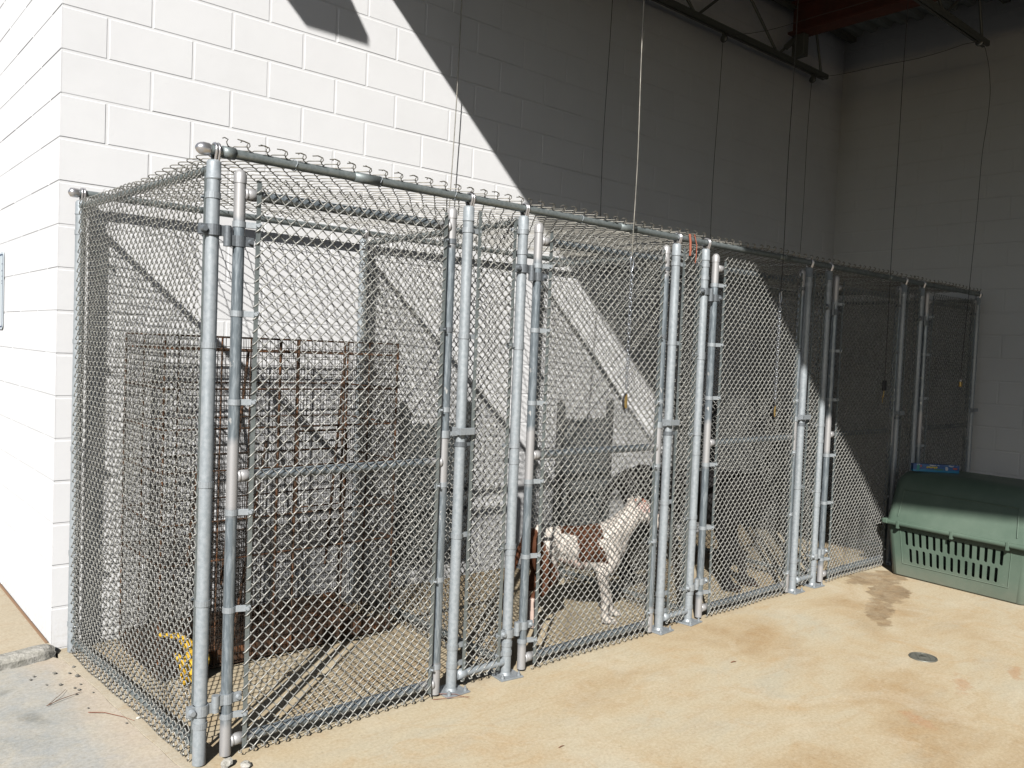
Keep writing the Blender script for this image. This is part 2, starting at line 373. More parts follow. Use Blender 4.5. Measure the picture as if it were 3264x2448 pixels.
# ------------------------------------------------------------------ chain-link fabric
def chain_link(name, W, H, d, wr, seed=0, seg=5, knuckle=False, jit=.0022, dh=None):
    """flattened spirals side by side, d = diamond size; fabric in local x (0..W), z (0..H), thickness in y"""
    g = np.random.default_rng(seed); nw = max(2, int(round(W/(d/2)))-1); step = W/(nw+1)
    nh = int(H/((dh or d)/2)); h2 = H/nh; X = step/2+wr*.9; D = wr*2.0
    xo = []; zo = []; yo = []
    for i in range(nh):
        sx = -1 if i % 2 == 0 else 1; sy = -1 if i % 2 == 0 else 1
        z0 = i*h2
        xo += [sx*X, sx*X*.72, -sx*X*.72]; yo += [0, sy*D, sy*D]; zo += [z0, z0+h2*.13, z0+h2*.87]
    xo.append(-X if nh % 2 == 0 else X); yo.append(0); zo.append(nh*h2)
    xo, yo, zo = map(np.array, (xo, yo, zo)); N = len(xo)
    P = np.zeros((nw, N, 3))
    for w_ in range(nw):
        flip = -1 if w_ % 2 else 1
        # odd wires start half a turn later; front legs always slope the same way
        if flip == 1: px, py = xo, yo
        else: px, py = -xo, -yo
        P[w_, :, 0] = step*(w_+1)+px; P[w_, :, 1] = py; P[w_, :, 2] = zo
    # uneven weave and slight bellying
    gx = g.normal(0, jit*.35, (nw, 1)); P[:, :, 0] += gx
    xx, zz = P[:, :, 0], P[:, :, 2]
    a = g.uniform(0, 6.28, 6)
    P[:, :, 1] += .0035*np.sin(xx*7+a[0])*np.sin(zz*3.1+a[1])+.002*np.sin(xx*15+zz*9+a[2])
    P[:, :, 0] += jit*np.sin(zz*6+a[3]+xx*4); P[:, :, 2] += jit*np.sin(xx*9+a[4])+jit*.6*np.sin(zz*17+a[5]+xx*23)
    if knuckle:   # twisted, bent-over ends past the rail
        odd = (np.arange(nw) % 2)*1.0; kx = np.where(odd == 1, -1.0, 1.0)
        E1 = P[:, :1, :].copy(); E1[:, 0, 2] -= .004; E1[:, 0, 1] += .007; E1[:, 0, 0] -= .004*kx
        E2 = E1.copy(); E2[:, 0, 2] -= .003; E2[:, 0, 1] += .008; E2[:, 0, 0] += .004*kx
        E3 = E2.copy(); E3[:, 0, 2] -= .002; E3[:, 0, 1] += .004; E3[:, 0, 0] -= .018+g.normal(0, .002, nw)
        E4 = E3.copy(); E4[:, 0, 2] -= .002; E4[:, 0, 1] += g.normal(-.004, .003, nw); E4[:, 0, 0] -= .016*odd+.008
        P = np.concatenate([E4, E3, E2, E1, P], axis=1); N += 4
    else:         # knuckled selvage: ends looped round each other
        A0 = P[:, :1, :].copy(); sd = np.sign(P[:, 0, 0]-step*(np.arange(nw)+1)); A1 = A0.copy(); A1[:, 0, 2] -= .010; A1[:, 0, 1] -= .004; A2 = A0.copy(); A2[:, 0, 2] -= .011; A2[:, 0, 0] += sd*.006; A2[:, 0, 1] += .003; A3 = A0.copy(); A3[:, 0, 0] += sd*.007; A3[:, 0, 1] += .006; A3[:, 0, 2] -= .004
        P = np.concatenate([A3, A2, A1, P], axis=1); N += 3
    T = np.zeros_like(P); T[:, 1:-1] = P[:, 2:]-P[:, :-2]; T[:, 0] = P[:, 1]-P[:, 0]; T[:, -1] = P[:, -1]-P[:, -2]
    T /= np.linalg.norm(T, axis=2, keepdims=True)
    nrm = np.cross(T[:, 0], np.array([.31, .82, .11])); V = np.zeros((nw, N, seg, 3)); ang = np.arange(seg)*2*np.pi/seg
    for i in range(N):
        t = T[:, i]; nrm = nrm-t*np.sum(nrm*t, 1, keepdims=True); nrm /= np.linalg.norm(nrm, axis=1, keepdims=True); bb = np.cross(t, nrm)
        V[:, i] = P[:, i, None, :]+wr*(nrm[:, None, :]*np.cos(ang)[None, :, None]+bb[:, None, :]*np.sin(ang)[None, :, None])
    base = (np.arange(nw)[:, None, None]*N+np.arange(N-1)[None, :, None])*seg; k = np.arange(seg)[None, None, :]; k2 = (k+1) % seg
    F = np.stack([base+k, base+k2, base+seg+k2, base+seg+k], -1).reshape(-1, 4)
    return np_mesh(name, V, F)

D = 1.488; R_P = .0235; R_G = .0205; R_R = .0175; ZR = 2.180
GH = 2.085
me_gate = [chain_link('gate_fabric', .862, GH, .0445, .0024, s_) for s_ in (1, 2)]; [q.materials.append(m_wire) for q in me_gate]
me_side = [chain_link('side_fabric', 1.36, 2.125, .0445, .0024, s_) for s_ in (3, 4)]; [q.materials.append(m_wire) for q in me_side]

def me_of(fn, m): q = fn.build('x', m, 'MESH'); return q
def pipe(L, r, caps=True, seg=20):
    mb = MB(); mb.cyl((0, 0, 0), (0, 0, L), r, seg); return mb
# shared part meshes -------------------------------------------------
def post_mesh():
    mb = MB(); mb.cyl((0, 0, .006), (0, 0, 2.085), R_P, 24)
    mb.lathe([(R_P+.0005, 2.078), (R_P+.003, 2.082), (R_P+.003, 2.086), (R_P+.0012, 2.087), (R_P+.0012, 2.138), (R_P-.004, 2.146), (0, 2.147)], n=24)
    return mb
me_post = me_of(post_mesh(), m_post)
def loop_mesh():   # eye-top that carries the rail: strap bent over the rail
    mb = MB(); pts = []
    for s_ in range(0, 13):
        a = -.35+(PI+.7)*s_/12; pts.append((0, (R_R+.006)*math.cos(a), ZR+(R_R+.006)*math.sin(a)))
    pts = [(0, .012, 2.145)]+pts+[(0, -.012, 2.145)]
    mb.tube(pts, .0055, 8); mb.tube([(p[0]+.011, p[1], p[2]) for p in pts], .0055, 8); return mb
me_loop = me_of(loop_mesh(), m_chrome)
def plate_mesh():
    mb = MB(); mb.box(-.062, .062, -.062, .062, .0, .008, .002, Matrix.Rotation(.0, 4, 'Z'))
    mb.lathe([(R_P+.006, .008), (R_P+.003, .014), (R_P+.0005, .02)], n=20)
    for sx, sy in ((1, -1), (-1, -1), (1, 1), (-1, 1)):
        mb.cyl((sx*.045, sy*.045, .008), (sx*.045, sy*.045, .017), .010, 6); mb.cyl((sx*.045, sy*.045, .017), (sx*.045, sy*.045, .028), .005, 8)
    return mb
me_plate = me_of(plate_mesh(), m_band)
def band_mesh(r, ang, L, hw=.0105, front=-1):
    """strap round pipe with a two-leaf tab toward direction ang, round bolt head on the camera side"""
    mb = MB(); mb.strap((0, 0, 0), r, hw, .0028, 0, 2*PI, 20)
    c_, s_ = math.cos(ang), math.sin(ang); n_ = (-s_*front, c_*front)
    M_ = Matrix.Rotation(ang, 4, 'Z')
    for off in (.0035, -.0065):
        mb.box(r-.002, r+L, off, off+.003, -hw, hw, .0008, M_)
    bx = r+L-.010
    sgn = 1 if n_[0]*(-s_)+n_[1]*c_ > 0 else -1
    o_ = (bx*c_-s_*.006*sgn, bx*s_+c_*.006*sgn, 0); q = (o_[0]-s_*.009*sgn, o_[1]+c_*.009*sgn, 0)
    mb.cyl(o_, q, .0095, 12, .006); mb.cyl((bx*c_+s_*.006*sgn, bx*s_-c_*.006*sgn, 0), (bx*c_+s_*.018*sgn, bx*s_-c_*.018*sgn, 0), .005, 8)
    return mb
me_bgL = me_of(band_mesh(R_G, 0, .055), m_band); me_bgR = me_of(band_mesh(R_G, PI, .040), m_band)
me_bpR = me_of(band_mesh(R_P, 0, .048), m_band); me_bpL = me_of(band_mesh(R_P, PI, .048), m_band)
me_bpB = me_of(band_mesh(R_P, PI/2, .045), m_band); me_bpF = me_of(band_mesh(R_P, -PI/2, .045), m_band)
me_bpRd = me_of(band_mesh(R_P, 0, .048), m_dband); me_bgRd = me_of(band_mesh(R_G, PI, .040), m_dband)
def hinge_mesh(low=False):
    """clamp on the post (at x=-gap) joined by a pin to the strap on the gate pipe (x=0)"""
    gap = .094; mb = MB()
    mb.strap((-gap, 0, 0), R_P, .019, .004, n=20); mb.box(-gap-R_P-.026, -gap-R_P+.003, -.012, .010, -.019, .019, .002)
    mb.cyl((-gap-R_P-.012, -.012, 0), (-gap-R_P-.012, -.027, 0), .014, 14, .009)
    mb.box(-gap+R_P-.003, -gap+R_P+.020, -.013, -.007, -.019, .019, .001)
    zz = .020 if low else -.030
    mb.cyl((-gap+R_P+.026, -.010, -.020), (-gap+R_P+.026, -.010, .020), .0125, 14)
    mb.cyl((-gap+R_P+.026, -.010, zz-.022), (-gap+R_P+.026, -.010, zz+.022), .0145, 14)
    mb.strap((0, 0, zz), R_G, .019, .004, n=20); mb.box(-.046, -R_G+.003, -.017, -.009, zz-.019, zz+.019, .001)
    mb.box(R_G-.003, R_G+.030, -.016, -.004, zz-.017, zz+.017, .002); mb.cyl((R_G+.018, -.016, zz), (R_G+.018, -.027, zz), .012, 12, .008)
    return mb
me_hT = me_of(hinge_mesh(), m_dband); me_hB = me_of(hinge_mesh(True), m_band)
def latch_mesh():   # fork latch between gate pipe (x=0) and post (x=gap)
    gap = .095; mb = MB(); mb.strap((0, 0, 0), R_G, .016, .004, n=20)
    mb.box(R_G-.002, gap-R_P-.004, -.012, -.005, -.010, .010, .001)
    for s_ in (-1, 1): mb.box(gap-R_P-.012, gap+R_P+.022, s_*(R_P+.010)-.004, s_*(R_P+.010)+.004, -.005, .026, .002)
    mb.box(gap-R_P-.012, gap-R_P-.004, -R_P-.014, R_P+.014, -.005, .026, .001)
    mb.cyl((R_G+.012, -.02, -.004), (R_G+.012, .02, -.004), .006, 8); return mb
me_latch = me_of(latch_mesh(), m_band)
def bar_mesh(L): return MB().box(-.0075, .0075, -.0025, .0025, 0, L)
me_barG = me_of(bar_mesh(2.06), m_rail); me_barP = me_of(bar_mesh(2.09), m_rail); me_barS = me_of(bar_mesh(2.1), m_rail)
def tie_mesh(r):
    mb = MB(); pts = [(0.004*math.sin(3*a)-.0, (r+.003)*math.cos(a), (r+.003)*math.sin(a)) for a in np.linspace(-2.2, 3.6, 16)]
    mb.tube(pts, .0016, 5); return mb
me_tie = me_of(tie_mesh(R_R), m_band)
GL, GR = .094, 1.030
def gate_frame():
    mb = MB()
    for x in (GL, GR):
        mb.cyl((x, 0, .014), (x, 0, 2.088), R_G, 22)
        mb.lathe([(R_G+.002, 2.080), (R_G+.002, 2.108), (R_G-.002, 2.118), (R_G*.55, 2.127), (0, 2.130)], c=(x, 0, 0), n=22)
    for z in (2.045, 1.035, .062):
        mb.cyl((GL+R_G-.004, 0, z), (GR-R_G+.004, 0, z), .0190, 18)
        for x, s_ in ((GL+R_G-.002, 1), (GR-R_G+.002, -1)):   # weld bead
            mb.lathe([(.0195, -.004*s_), (.0245, .0), (.0235, .005*s_), (.0195, .010*s_)], c=(x, 0, z), n=14, axis='x')
        if z > .5 or True:
            mb.lathe([(.0197, .0), (.0215, .001), (.0215, .034), (.0197, .035)], c=(GL+R_G+.004, 0, z), n=18, axis='x')
    return mb
me_frame = me_of(gate_frame(), m_gate)

ROOF_W2 = .072
gate_txt = ['at the near left end, with a rusty wire cage inside', 'with a brown and white dog behind its gate', 'with a black dog behind its gate',
            'half crossed by the roof shadow, beside the green crate', 'in full shadow at the far right end']
X0 = [.159, 1.600, 2.984, 4.360, 5.795, 6.96]
def bay(i):
    x0 = X0[i]; last = i == 4; W = X0[i+1]-x0; PB = 1.122
    T = empty('chain_link_kennel', (x0, -D, 0))
    tag(T, 'galvanised chain-link dog kennel '+gate_txt[i], 'dog kennel', 'row of chain-link kennels along the wall')
    yb = D-.075
    def child(name, me, p, loc=(0, 0, 0), rot=(0, 0, 0)): return link(name, me, None, p, loc, rot)
    # posts
    pa = child('post', me_post, T); pb = child('post', me_post, T, (PB, 0, 0))
    for p in (pa, pb):
        if not (i == 0 and p is pa): child('base_plate', me_plate, p, (0, 0, 0), (0, 0, rng.uniform(-.12, .12)))
        child('rail_loop', me_loop, p, (0, 0, 0))
    for z in (2.0, 1.52, .99, .57, .15): child('tension_band', me_bpB, pa, (0, 0, z+rng.uniform(-.03, .03)), (0, 0, rng.uniform(-.1, .1)))
    if i > 0:
        for z in (2.05, 1.56, 1.08, .64, .21, .12): child('tension_band', me_bpL, pa, (0, 0, z+rng.uniform(-.03, .03)))
    if not last:
        for q, z in enumerate((2.05, 1.59, 1.11, .70, .20, .10)): child('tension_band', me_bpRd if q == 2 else me_bpR, pb, (0, 0, z+rng.uniform(-.02, .02)))
    bx = -.08 if i == 0 else 0
    pk = child('post', me_post, T, (bx, yb, 0)); 
    if i: child('base_plate', me_plate, pk)
    lp = child('rail_loop', me_loop, pk)
    for z in (1.98, 1.48, .95, .5, .16): child('tension_band', me_bpF, pk, (0, 0, z+rng.uniform(-.03, .03)))
    # rails
    xa = -.040 if i == 0 else 0; xe = W if not last else PB+.06
    mb = MB(); mb.cyl((xa, 0, ZR), (xe, 0, ZR), R_R, 18)
    if i == 0:
        cap = MB().lathe([(R_R+.001, .024), (R_R+.004, .020), (R_R+.005, .0), (R_R+.003, -.010), (R_R-.004, -.020), (.006, -.025), (0, -.0255)], c=(xa, 0, ZR), n=20, axis='x')
        mb.lathe([(R_R, .0), (R_R+.004, .0), (R_R+.004, .045), (R_R, .045)], c=(.028, 0, ZR), n=20, axis='x')
    mb.lathe([(R_R, .0), (R_R+.0025, .0), (R_R+.0025, .12), (R_R, .12)], c=(.55+.1*i, 0, ZR), n=20, axis='x')
    tr = mb.build('top_rail', m_rail, T)
    if i == 0: cap.build('end_cap', m_chrome, tr)
    for x in np.arange(.30+.07*i, W-.05, .37): child('wire_tie', me_tie, tr, (x, 0, ZR), (0, 0, rng.uniform(-.25, .25)))
    bxa = bx-.035 if i == 0 else 0
    mb = MB(); mb.cyl((bxa, yb, ZR), (xe, yb, ZR), R_R, 14)
    if i == 0:
        cap = MB().lathe([(R_R+.001, .024), (R_R+.004, .02), (R_R+.005, .0), (R_R+.003, -.012), (.006, -.021), (0, -.022)], c=(bxa, yb, ZR), n=18, axis='x')
    br = mb.build('back_rail', m_rail, T)
    if i == 0: cap.build('end_cap', m_chrome, br)
    def divider(xf, xb, out, first):
        # side frame between front and back post, fabric on the outer (camera) side
        mb = MB(); ang = math.atan2(yb, xb-xf)
        mb.cyl((xf, R_P, 2.118), (xb, yb-R_P, 2.118), .0165, 14); mb.build('side_rail', m_rail, T)
        mb = MB(); mb.cyl((xf, R_P, .062), (xb, yb-R_P, .062), .0165, 14); mb.build('side_rail', m_rail, T)
        s = child('side_mesh', me_side[i % 2], T, (xf+out, .030, .02), (0, 0, ang))
        for t_ in (.043, yb-.043): child('stretcher_bar', me_barS, T, (xf+(xb-xf)*t_/yb+out*.4, t_, .03), (0, 0, PI/2))
    divider(0, bx, -.022, i == 0)
    if last: divider(PB, PB, .022, False)
    # narrow fixed panel between this kennel's latch post and the next post
    if not last:
        wn = W-PB-2*R_P-.045
        me = chain_link('front_mesh', wn, 2.08, .0445, .0024, 20+i); me.materials.append(m_wire)
        child('front_mesh', me, T, (PB+R_P+.022, -.012, .045))
        child('stretcher_bar', me_barP, T, (PB+R_P+.034, -.012, .04)); child('stretcher_bar', me_barP, T, (W-R_P-.034, -.012, .04))
        mb = MB(); mb.cyl((PB+R_P, 0, .068), (W-R_P, 0, .068), R_R, 14)
        mb.lathe([(R_R, 0), (R_R+.005, 0), (R_R+.006, .045), (R_R, .05)], c=(PB+R_P+.004, 0, .068), n=16, axis='x'); mb.build('bottom_rail', m_post, T)
    # roof fabric: spirals run front to back, bent-over ends past the front rail
    me = chain_link('roof_mesh', W if not last else PB+.03, D-.07, .072, .0021, 40+i, 5, True, .003, dh=.092); me.materials.append(m_wire2)
    child('roof_mesh', me, T, (.0 if i else .02, -.022, ZR+R_R+.0065), (-PI/2, 0, 0)).scale = (1, -1, 1)
    # gate
    g = child('gate', me_frame, T, (0, -.004, 0))
    child('gate_mesh', me_gate[i % 2], g, (GL+.040, -.0265, .028))
    child('stretcher_bar', me_barG, g, (GL+.060, -.0265, .035)); child('stretcher_bar', me_barG, g, (GR-.048, -.0265, .035))
    for q, z in enumerate((1.935, 1.62, 1.29, .90, .55, .16)): child('tension_band', me_bgL, g, (GL, 0, z+rng.uniform(-.015, .015)), (0, 0, -.35))
    for q, z in enumerate((1.99, 1.62, 1.27, .93, .53, .14)): child('tension_band', me_bgRd if q in (0, 1) else me_bgR, g, (GR, 0, z+rng.uniform(-.015, .015)), (0, 0, .45))
    child('hinge', me_hT, g, (GL, 0, 1.905)); child('hinge', me_hB, g, (GL, 0, .205)); child('latch', me_latch, g, (GR, 0, 1.155))
    return T
bays = [bay(i) for i in range(5)]

# ------------------------------------------------------------------ implicit-style bodies (overlapping balls fused by voxel remesh)
def fused(name, chains, voxel, mtl, smooth=6, colour=None, parent=None):
    bm = bmesh.new()
    for pts in chains:
        for (a, ra), (b_, rb) in zip(pts[:-1], pts[1:]):
            a, b_ = Vector(a), Vector(b_); L = (b_-a).length; n = max(1, int(L/(min(ra, rb)*.28)))
            for i in range(n+1):
                t = i/n; R = ra+(rb-ra)*t
                bmesh.ops.create_icosphere(bm, subdivisions=2, radius=R, matrix=Matrix.Translation(a.lerp(b_, t)))
    me = bpy.data.meshes.new(name+'_src'); bm.to_mesh(me); bm.free()
    o = bpy.data.objects.new(name+'_tmp', me); C.objects.link(o)
    m1 = o.modifiers.new('r', 'REMESH'); m1.mode = 'VOXEL'; m1.voxel_size = voxel; m1.use_smooth_shade = True
    m2 = o.modifiers.new('s', 'SMOOTH'); m2.factor = .6; m2.iterations = smooth
    dg = bpy.context.evaluated_depsgraph_get(); out = bpy.data.meshes.new_from_object(o.evaluated_get(dg))
    bpy.data.objects.remove(o); bpy.data.meshes.remove(me)
    for p in out.polygons: p.use_smooth = True
    out.materials.clear(); out.materials.append(mtl)
    if colour:
        ca = out.color_attributes.new('coat', 'FLOAT_COLOR', 'POINT')
        for v in out.vertices: ca.data[v.index].color = (*colour(v.co), 1)
    out.name = name
    return link(name, out, None, parent)
def coat_mat(name, rough=.75):
    m = mat(name, (.5, .5, .5), rough, 0, .25); b = NB(m); a = b.n('ShaderNodeVertexColor'); a.layer_name = 'coat'
    c = b.mix(.35, a.outputs[0], b.mix(b.noise(70, 4, .7, stretch=(1, 1, 1)), (.35, .33, .3), (.75, .73, .7)), 'SOFT_LIGHT')
    b.color(c); b.bump(b.noise(220, 3, .7), .35, .003); return m
m_coat = coat_mat('short fur')
m_eye = mat('dark eye', (.01, .008, .006), .15)
def hshn(x, y, z): return .5+.5*math.sin(x*13.1+y*7.7)*math.sin(z*11.3+x*5.1+1.3)*math.cos(y*17+z*9)
def dog(loc, fwd, scale, colour, label, head_low=False, nose_c=(.55, .28, .25)):
    r = empty('dog', loc, math.atan2(fwd[1], fwd[0])); r.scale = (scale,)*3
    tag(r, label, 'dog')
    hd = (0, 0) if not head_low else (-.05, -.17)
    hd = (-.012, -.022) if not head_low else hd
    tw = 1.25 if head_low else 0
    def h(x, y, z):
        x2, z2 = x+hd[0], z+hd[1]
        if tw: a_, b2 = x2-.33, y; x2 = .33+a_*math.cos(tw)-b2*math.sin(tw); y = a_*math.sin(tw)+b2*math.cos(tw)
        return (x2, y, z2)
    ch = [[((.255, 0, .405), .098), ((.14, 0, .405), .092), ((.02, 0, .425), .078), ((-.10, 0, .452), .062), ((-.20, 0, .462), .068), ((-.265, 0, .452), .062)],
          [((.24, 0, .36), .080), ((.10, 0, .365), .070), ((.0, 0, .39), .06)],
          [((.225, 0, .47), .065), ((.10, 0, .475), .05), ((-.05, 0, .485), .042), ((-.2, 0, .49), .05)],
          [((.25, 0, .45), .085), (h(.33, 0, .515) if not head_low else (.33, .01, .45), .072), (h(.42, 0, .595), .060)],
          [((.30, 0, .40), .07), ((.34, 0, .46) if not head_low else (.36, 0, .41), .055)],
          [(h(.435, 0, .632), .056), (h(.475, 0, .630), .060), (h(.50, 0, .612), .053)],
          [(h(.50, 0, .597), .047), (h(.545, 0, .575), .040), (h(.603, 0, .545), .035)],
          [(h(.49, .03, .60), .03), (h(.47, .04, .595), .022)], [(h(.49, -.03, .60), .03), (h(.47, -.04, .595), .022)],
          [((-.31, 0, .465), .022), ((-.365, 0, .42), .016), ((-.40, 0, .33), .012), ((-.43, 0, .26), .008)]]
    for s_, dx in ((1, .03), (-1, -.012)):
        ch += [[((.235, s_*.062, .43), .055), ((.262, s_*.075, .36), .048), ((.225+dx, s_*.075, .285), .036), ((.243+dx, s_*.066, .20), .026), ((.262+dx*1.6, s_*.062, .135), .0225), ((.264+dx*2, s_*.060, .07), .0195), ((.272+dx*2, s_*.060, .035), .021)],
               [((.27+dx*2, s_*.060, .026), .022), ((.312+dx*2, s_*.062, .019), .0185)],
               [((-.225, s_*.055, .435), .072), ((-.20, s_*.072, .35), .062), ((-.155, s_*.078, .285), .044), ((-.21, s_*.072, .215), .030), ((-.285, s_*.066, .155), .023), ((-.283, s_*.064, .10), .019), ((-.268, s_*.062, .035), .020)],
               [((-.268, s_*.062, .024), .021), ((-.228, s_*.064, .018), .018)]]
        for t_ in (-1, 0, 1):
            ch += [[((.305+dx*2, s_*.062+t_*.012, .014), .011), ((.330+dx*2, s_*.062+t_*.013, .011), .0095)], [((-.235, s_*.064+t_*.011, .014), .011), ((-.212, s_*.064+t_*.012, .011), .009)]]
    ch = [[((x if x > .08 else .08+(x-.08)*(.70 if not head_low else .85), y, z), R_*(1.09 if z > .28 else 1.12)) for (x, y, z), R_ in c_] for c_ in ch]
    bo = fused('body', ch, .0075, m_coat, 5, colour, r)
    for s_ in (1, -1):   # folded pricked ears
        bm = bmesh.new(); A = [h(.455, s_*.030, .672), h(.412, s_*.052, .655), h(.418, s_*.062, .722), h(.448, s_*.066, .700)]
        a, b_, c_, d_ = map(Vector, A); mid = (a+b_+c_)/3; nrm = (b_-a).cross(c_-a).normalized()*.005
        vs = [bm.verts.new(p) for p in (a-nrm, b_-nrm, c_, d_, a+nrm*1.3, b_+nrm*1.3, mid+nrm*.4)]
        for q in ((0, 1, 2), (0, 2, 3), (4, 6, 5), (5, 6, 2), (4, 3, 6), (6, 3, 2), (0, 4, 5), (0, 5, 1), (0, 3, 4), (1, 5, 2)):
            bm.faces.new([vs[i] for i in q])
        bmesh.ops.subdivide_edges(bm, edges=bm.edges[:], cuts=2, use_grid_fill=True, smooth=.6); bmesh.ops.recalc_face_normals(bm, faces=bm.faces)
        me = bpy.data.meshes.new('ear'); bm.to_mesh(me); bm.free()
        ca = me.color_attributes.new('coat', 'FLOAT_COLOR', 'POINT'); ec = colour(Vector(h(.42, 0, .70)))
        for v in me.vertices: ca.data[v.index].color = (*ec, 1)
        for p in me.polygons: p.use_smooth = True
        link('ear', me, m_coat, r)
        MB().lathe([(0, -.009), (.006, -.006), (.009, 0), (.006, .006), (0, .009)], c=h(.512, s_*.036, .632), n=12).build('eye', m_eye, r)
    mn = mat('nose leather', nose_c, .4)
    MB().lathe([(0, -.012), (.012, -.009), (.016, 0), (.012, .009), (0, .012)], c=h(.632, 0, .558), n=14, axis='x').build('nose', mn, r)
    return r
def coat1(p):
    x, y, z = p; n = (hshn(x, y, z)-.5)*.05
    brown = (.085, .032, .015); white = (.62, .56, .50); pink = (.62, .36, .30)
    if x > .41:
        if x > .565: return (.66, .27, .20)
        if z > .655 and x < .47: return (.30, .09, .05)
        if y > .015 and .49 < x < .54 and z > .60: return (.36, .13, .08)
        return white if hshn(x*2, y*2, z*2) < .75 else (.62, .45, .40)
    if .065+n < x < .20+n-(z-.44)*.3 and z > .345+n: return brown
    if x < -.135+n-(z-.46)*.35 and z > .17: return brown
    if -.02 < x < .21 and z > .492+n: return brown
    if z < .335 and x < -.1: return (.55, .42, .36)
    if z < .36 and -.1 < x < .12: return (.62, .48, .42)
    return white
f1 = (.92, -.39); k = 1.0
dog((2.330, -1.088, 0), f1, 1.05, coat1, 'white dog with brown saddle and hindquarters standing side on in the second kennel')
def coat2(p):
    x, y, z = p
    if y > .19: return (.30, .17, .11)
    if .27 < x and z < .020: return (.05, .03, .02)
    if x > .30 and z < .33: return (.02, .016, .014)
    return (.011, .010, .010)
dog((3.57, -.90, 0), (.62, -.78), 1.46, coat2, 'black dog with tan muzzle standing with lowered head in the third kennel', True, (.02, .02, .02))

# ------------------------------------------------------------------ rusty wire cage in the first kennel
m_rust = mat('rusty rod', (.12, .05, .022), .85); b = NB(m_rust); b.color(b.ramp(b.noise(14, 4, .7), [(.35, (.035, .022, .014)), (.55, (.085, .042, .02)), (.72, (.19, .075, .028))]))
m_cwire = mat('old cage wire', (.035, .03, .024), .7, .2)
def wire_cage():
    x0, x1, y0, y1, z0, z1 = .27, 1.455, -.70, -.15, .03, 1.535
    T = empty('wire_cage', (0, 0, 0)); tag(T, 'tall rusty wire cage with brown rods inside the first kennel', 'cage')
    mb = MB(); rd = .0045
    for zz in (z0, .52, .70, .93, 1.12, 1.30, 1.475, z1):
        for p, q in (((x0, y0), (x1, y0)), ((x1, y0), (x1, y1)), ((x1, y1), (x0, y1)), ((x0, y1), (x0, y0))): mb.cyl((*p, zz), (*q, zz), rd, 7)
    for xx in (x0, .52, .80, .895, 1.16, x1):
        for yy in (y0, y1): mb.cyl((xx, yy, z0), (xx, yy, z1), rd*(1.3 if xx in (.80, x0, x1) else 1), 7)
    mb.cyl((x0, -.42, z0), (x0, -.42, z1), rd, 7).cyl((x1, -.42, z0), (x1, -.42, z1), rd, 7)
    for xx in (.52, .80, 1.16): mb.cyl((xx, y0, z1), (xx, y1, z1), rd, 7)
    mb.build('frame', m_rust, T)
    mb = MB()
    for a, b_ in (((.55, -.68, .40), (.86, -.20, 1.47)), ((1.08, -.68, .42), (1.40, -.25, 1.46)), ((.40, -.66, .5), (.66, -.2, 1.44)), ((.62, -.66, .12), (.95, -.25, 1.0))):
        mb.cyl(a, b_, .0075, 7)
    mb.build('inner_perch_rods', m_rust, T).name = 'slanted_rods'
    def grid(name, o, u, v, nu, nv, bend=0):
        # wires in the plane o + a*u + b*v
        o, u, v = Vector(o), Vector(u), Vector(v); mb = MB(); g = random.Random(nu*31+nv)
        for i in range(nu+1):
            a = u*(i/nu)+u.normalized()*g.uniform(-.003, .003); mb.cyl(o+a, o+a+v, .0014, 4)
        for j in range(nv+1):
            a = v*(j/nv)+v.normalized()*g.uniform(-.003, .003); mb.cyl(o+a, o+a+u, .0014, 4)
        mb.build(name, m_cwire, T)
    W, Dp, H = x1-x0, y1-y0, z1-z0
    grid('wire_grid', (x0, y0-.004, z0), (W, 0, 0), (0, 0, H), 62, 34); grid('wire_grid', (x0, y1+.004, z0), (W, 0, 0), (0, 0, H), 58, 32)
    grid('wire_grid', (x0-.004, y0, z0), (0, Dp, 0), (0, 0, H), 26, 32); grid('wire_grid', (x1+.004, y0, z0), (0, Dp, 0), (0, 0, H), 26, 32)
    grid('wire_grid', (x0, y0, .52), (W, 0, 0), (0, Dp, 0), 46, 20); grid('wire_grid', (x0, y0, z1+.003), (W, 0, 0), (0, Dp, 0), 46, 20)
    for k_ in range(3): grid('wire_grid', (x0+.02+.02*k_, -.58+.13*k_, z0), (W*.62-.1*k_, 0, 0), (0, 0, .44+.5*(k_ == 1)), 40, 14)
    mb = MB().box(x0+.01, x1-.01, y0+.01, y1-.01, z0+.004, z0+.010, .002)
    for a in ((x0+.01, x1-.01, y0+.008, y0+.011), (x0+.01, x1-.01, y1-.011, y1-.008)): mb.box(*a, z0+.01, z0+.07)
    mb.build('tray', m_rust, T)
    mb = MB()
    for p, q in (((.895, .73), (1.16, .73)), ((1.16, .73), (1.16, 1.10)), ((1.16, 1.10), (.895, 1.10)), ((.895, 1.10), (.895, .73))): mb.cyl((p[0], y0-.016, p[1]), (q[0], y0-.016, q[1]), .004, 7)
    dr = mb.build('door', m_rust, T); MB().cyl((1.12, y0-.028, .92), (1.19, y0-.028, .92), .004, 7).cyl((1.12, y0-.028, .92), (1.12, y0-.028, .88), .004, 7).build('bolt', m_rust, dr)
wire_cage()
m_yel = mat('yellow cloth', (.75, .46, .03), .8); b = NB(m_yel); b.color(b.ramp(b.noise(9, 3), [(.3, (.60, .34, .015)), (.7, (.85, .56, .06))])); b.bump(b.noise(30, 4, .6, dist=1), .8, .02)
o = fused('cloth', [[((.40, -.76, .03), .028), ((.41, -.74, .10), .030), ((.385, -.75, .17), .028), ((.35, -.74, .215), .016), ((.27, -.70, .225), .010)], [((.43, -.76, .02), .024), ((.46, -.75, .09), .022), ((.44, -.74, .18), .020)], [((.36, -.77, .02), .018), ((.36, -.76, .10), .02), ((.33, -.75, .14), .012)]], .006, m_yel, 2)
